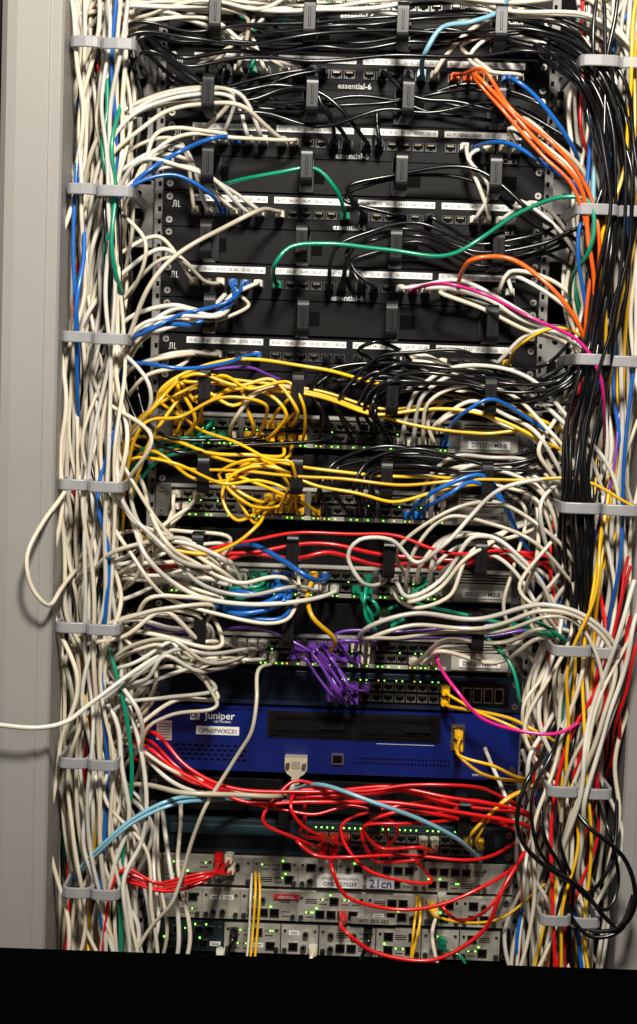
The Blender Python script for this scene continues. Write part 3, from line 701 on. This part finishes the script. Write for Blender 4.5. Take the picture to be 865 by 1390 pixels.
# black loops lower right
cable('k',[(775,960),(745,1010),(710,1070),(708,1125),(745,1175),(800,1225),(845,1252),(860,1225),(845,1175),(805,1120),(770,1060),(780,980)],d=(.125,.14),r=.0030)
cable('k',[(785,930),(760,1000),(722,1080),(730,1150),(775,1190),(820,1232),(838,1200),(830,1140),(812,1080),(800,990)],d=(.12,.135))
cable('k',[(765,1000),(735,1070),(738,1130),(765,1180),(770,1240),(800,1272),(842,1262),(862,1225)],d=(.12,.13))
cable('k',[(790,900),(780,1000),(765,1090),(760,1150),(795,1215),(826,1180),(838,1090),(820,1000)],d=(.12,.13))
cable('k',[(735,1190),(760,1235),(800,1262),(845,1255),(860,1215)],d=(.12,.13))
M('w',3,[(866,800),(845,880),(820,960),(790,1060),(775,1180),(800,1260)],spread=10,d=(.125,.138))
M('r',3,[(868,840),(850,900),(838,980),(815,1080)],spread=9,d=(.12,.13))
M('w',6,[(720,1000),(745,1090),(760,1160),(790,1240),(770,1340)],spread=14,jit=8,d=(.06,.11))
M('w',6,[(720,640),(750,680),(755,760),(735,820),(765,900)],spread=12,jit=8,d=(.05,.1))
# slack loops spilling out of the side bundles
for y in (330,520,600,720,900,960,1090,1140): cable('w',[(120,y-90),(150,y-50),(R(185,215),y+R(-10,15)),(R(165,195),y+60),(130,y+110)],d=(.08,.125))
for y in (600,700,780,960,1040,1180): cable('w',[(800-(y-600)*.07,y-90),(765-(y-600)*.07,y-45),(R(715,740)-(y-600)*.04,y+R(-10,15)),(755-(y-600)*.07,y+60),(790-(y-600)*.07,y+110)],d=(.08,.125))
for i in range(26): V_('w',LT,-50,1370,R(-.1,1.35),R(-.1,1.4),jit=8,d=(.0,.05),stuff=True)
for i in range(24): V_('w',RT,-50,1370,R(-.4,1.0),R(-.4,1.0),jit=8,d=(.0,.05),stuff=True)
for col in 'wkbygrk':
    for i in range(2): V_(col,LT,-50,1370,R(0,1.2),R(0,1.2),jit=8,d=(.02,.06),stuff=True); V_(col,RT,-50,1370,R(-.2,1),R(-.2,1),jit=8,d=(.02,.06),stuff=True)
QUEUE.sort(key=lambda q:(q[0]=='w'))
for col,pts,kw in QUEUE: build(col,pts,**kw)
BUILT.sort(key=lambda a:-a[0])
b=MB()
for i,(sc,c,r,col,pl,pc) in enumerate(BUILT):
    if i<298:
        V,F=tube(c,r)
        me=bpy.data.meshes.new("network_cable"); me.from_pydata(V.tolist(),[],F.tolist()); me.materials.append(CM(col))
        me.polygons.foreach_set("use_smooth",[True]*len(me.polygons)); me.update()
        o=bpy.data.objects.new("network_cable",me); coll.objects.link(o)
        cn=CC[col][1]
        tag(o,f"{cn} network cable plugged into a rack port" if pl else f"{cn} network cable running through the cable rings","network cable",f"{cn} network cables")
        for p in pl:
            q=place(plugmesh(pc),"plug",o,*p); q.rotation_euler=(random.uniform(-.06,.1),random.uniform(-.05,.05),random.uniform(-.08,.08))
    else:
        STUFF.append((c,r,col))
        for p in pl:
            me=plugmesh(pc); ms=list(me.materials)
            for k,mt in enumerate(ms):
                fs=[tuple(q.vertices) for q in me.polygons if q.material_index==k]
                b.add([(v.co.x+p[0],v.co.y+p[1],v.co.z+p[2]) for v in me.vertices],fs,mt)
print("CABLES",len(BUILT),len(STUFF))
ob0=b
b=MB()
for c,r,col in STUFF:
    V,F=tube(c,r,7); b.add(V.tolist(),F.tolist(),CM(col))
nf=len(b.f)
for mt in ob0.m:
    k=ob0.m.index(mt); b.add(ob0.v,[q for q,mm in zip(ob0.f,ob0.mi) if mm==k],mt)
o=b.obj("cable_mass"); o.data.polygons.foreach_set("use_smooth",[i<nf for i in range(len(o.data.polygons))])
o["kind"]="stuff"; tag(o,"deeper mass of mostly white cables behind the front cables","network cables")

# serial connector on the blue appliance
p=P(402,1036,.02); b=MB(); bm=CM('e'); x,z=p.x,p.z
b.cb(x,z+.002,.029,.012,.006,.014,silver)
b.prism([(x-.0145,z+.010),(x+.0145,z+.010),(x+.0145,z-.005),(x+.011,z-.011),(x+.005,z-.015),(x+.0045,z-.025),(x-.0045,z-.025),(x-.005,z-.015),(x-.011,z-.011),(x-.0145,z-.005)],.014,.034,bm)
for k in range(3): b.box(x-.0055,x+.0055,-.0348,-.0132,z-.0185-k*.0024,z-.0173-k*.0024,bm)
for q in (-.0105,.0105): b.cyl(x+q,z+.003,.0028,.034,.041,silver,10)
b.cb(x,z+.001,.011,.010,.034,.0346,mat('beige_dark',(.30,.26,.19),.5))
o=b.obj("serial_connector",bevel=.0012); tag(o,"beige serial connector with thumbscrews on the blue appliance","connector")

# ---------- lights
def area(loc,tgt,sz,e,col=(1,.95,.87)):
    l=bpy.data.lights.new("key_fill_light",'AREA'); l.energy=e; l.size=sz; l.color=col
    o=bpy.data.objects.new("key_fill_light",l); coll.objects.link(o); o.location=loc
    o.rotation_euler=(Vector(tgt)-Vector(loc)).to_track_quat('-Z','Y').to_euler()
area((.12,-1.5,1.25),(.02,0,-.12),.26,62,(1,.94,.84)); area((-1.0,-1.7,.3),(-.1,0,-.3),.5,5,(1,.93,.84))  # first lamp follows the highlights from above; second is an added weak left fill
w=bpy.data.worlds.new("World"); scene.world=w; w.use_nodes=True
w.node_tree.nodes["Background"].inputs[0].default_value=(1,.94,.86,1); w.node_tree.nodes["Background"].inputs[1].default_value=.012
scene.view_settings.view_transform='Standard'; scene.view_settings.look='None'; scene.view_settings.exposure=0
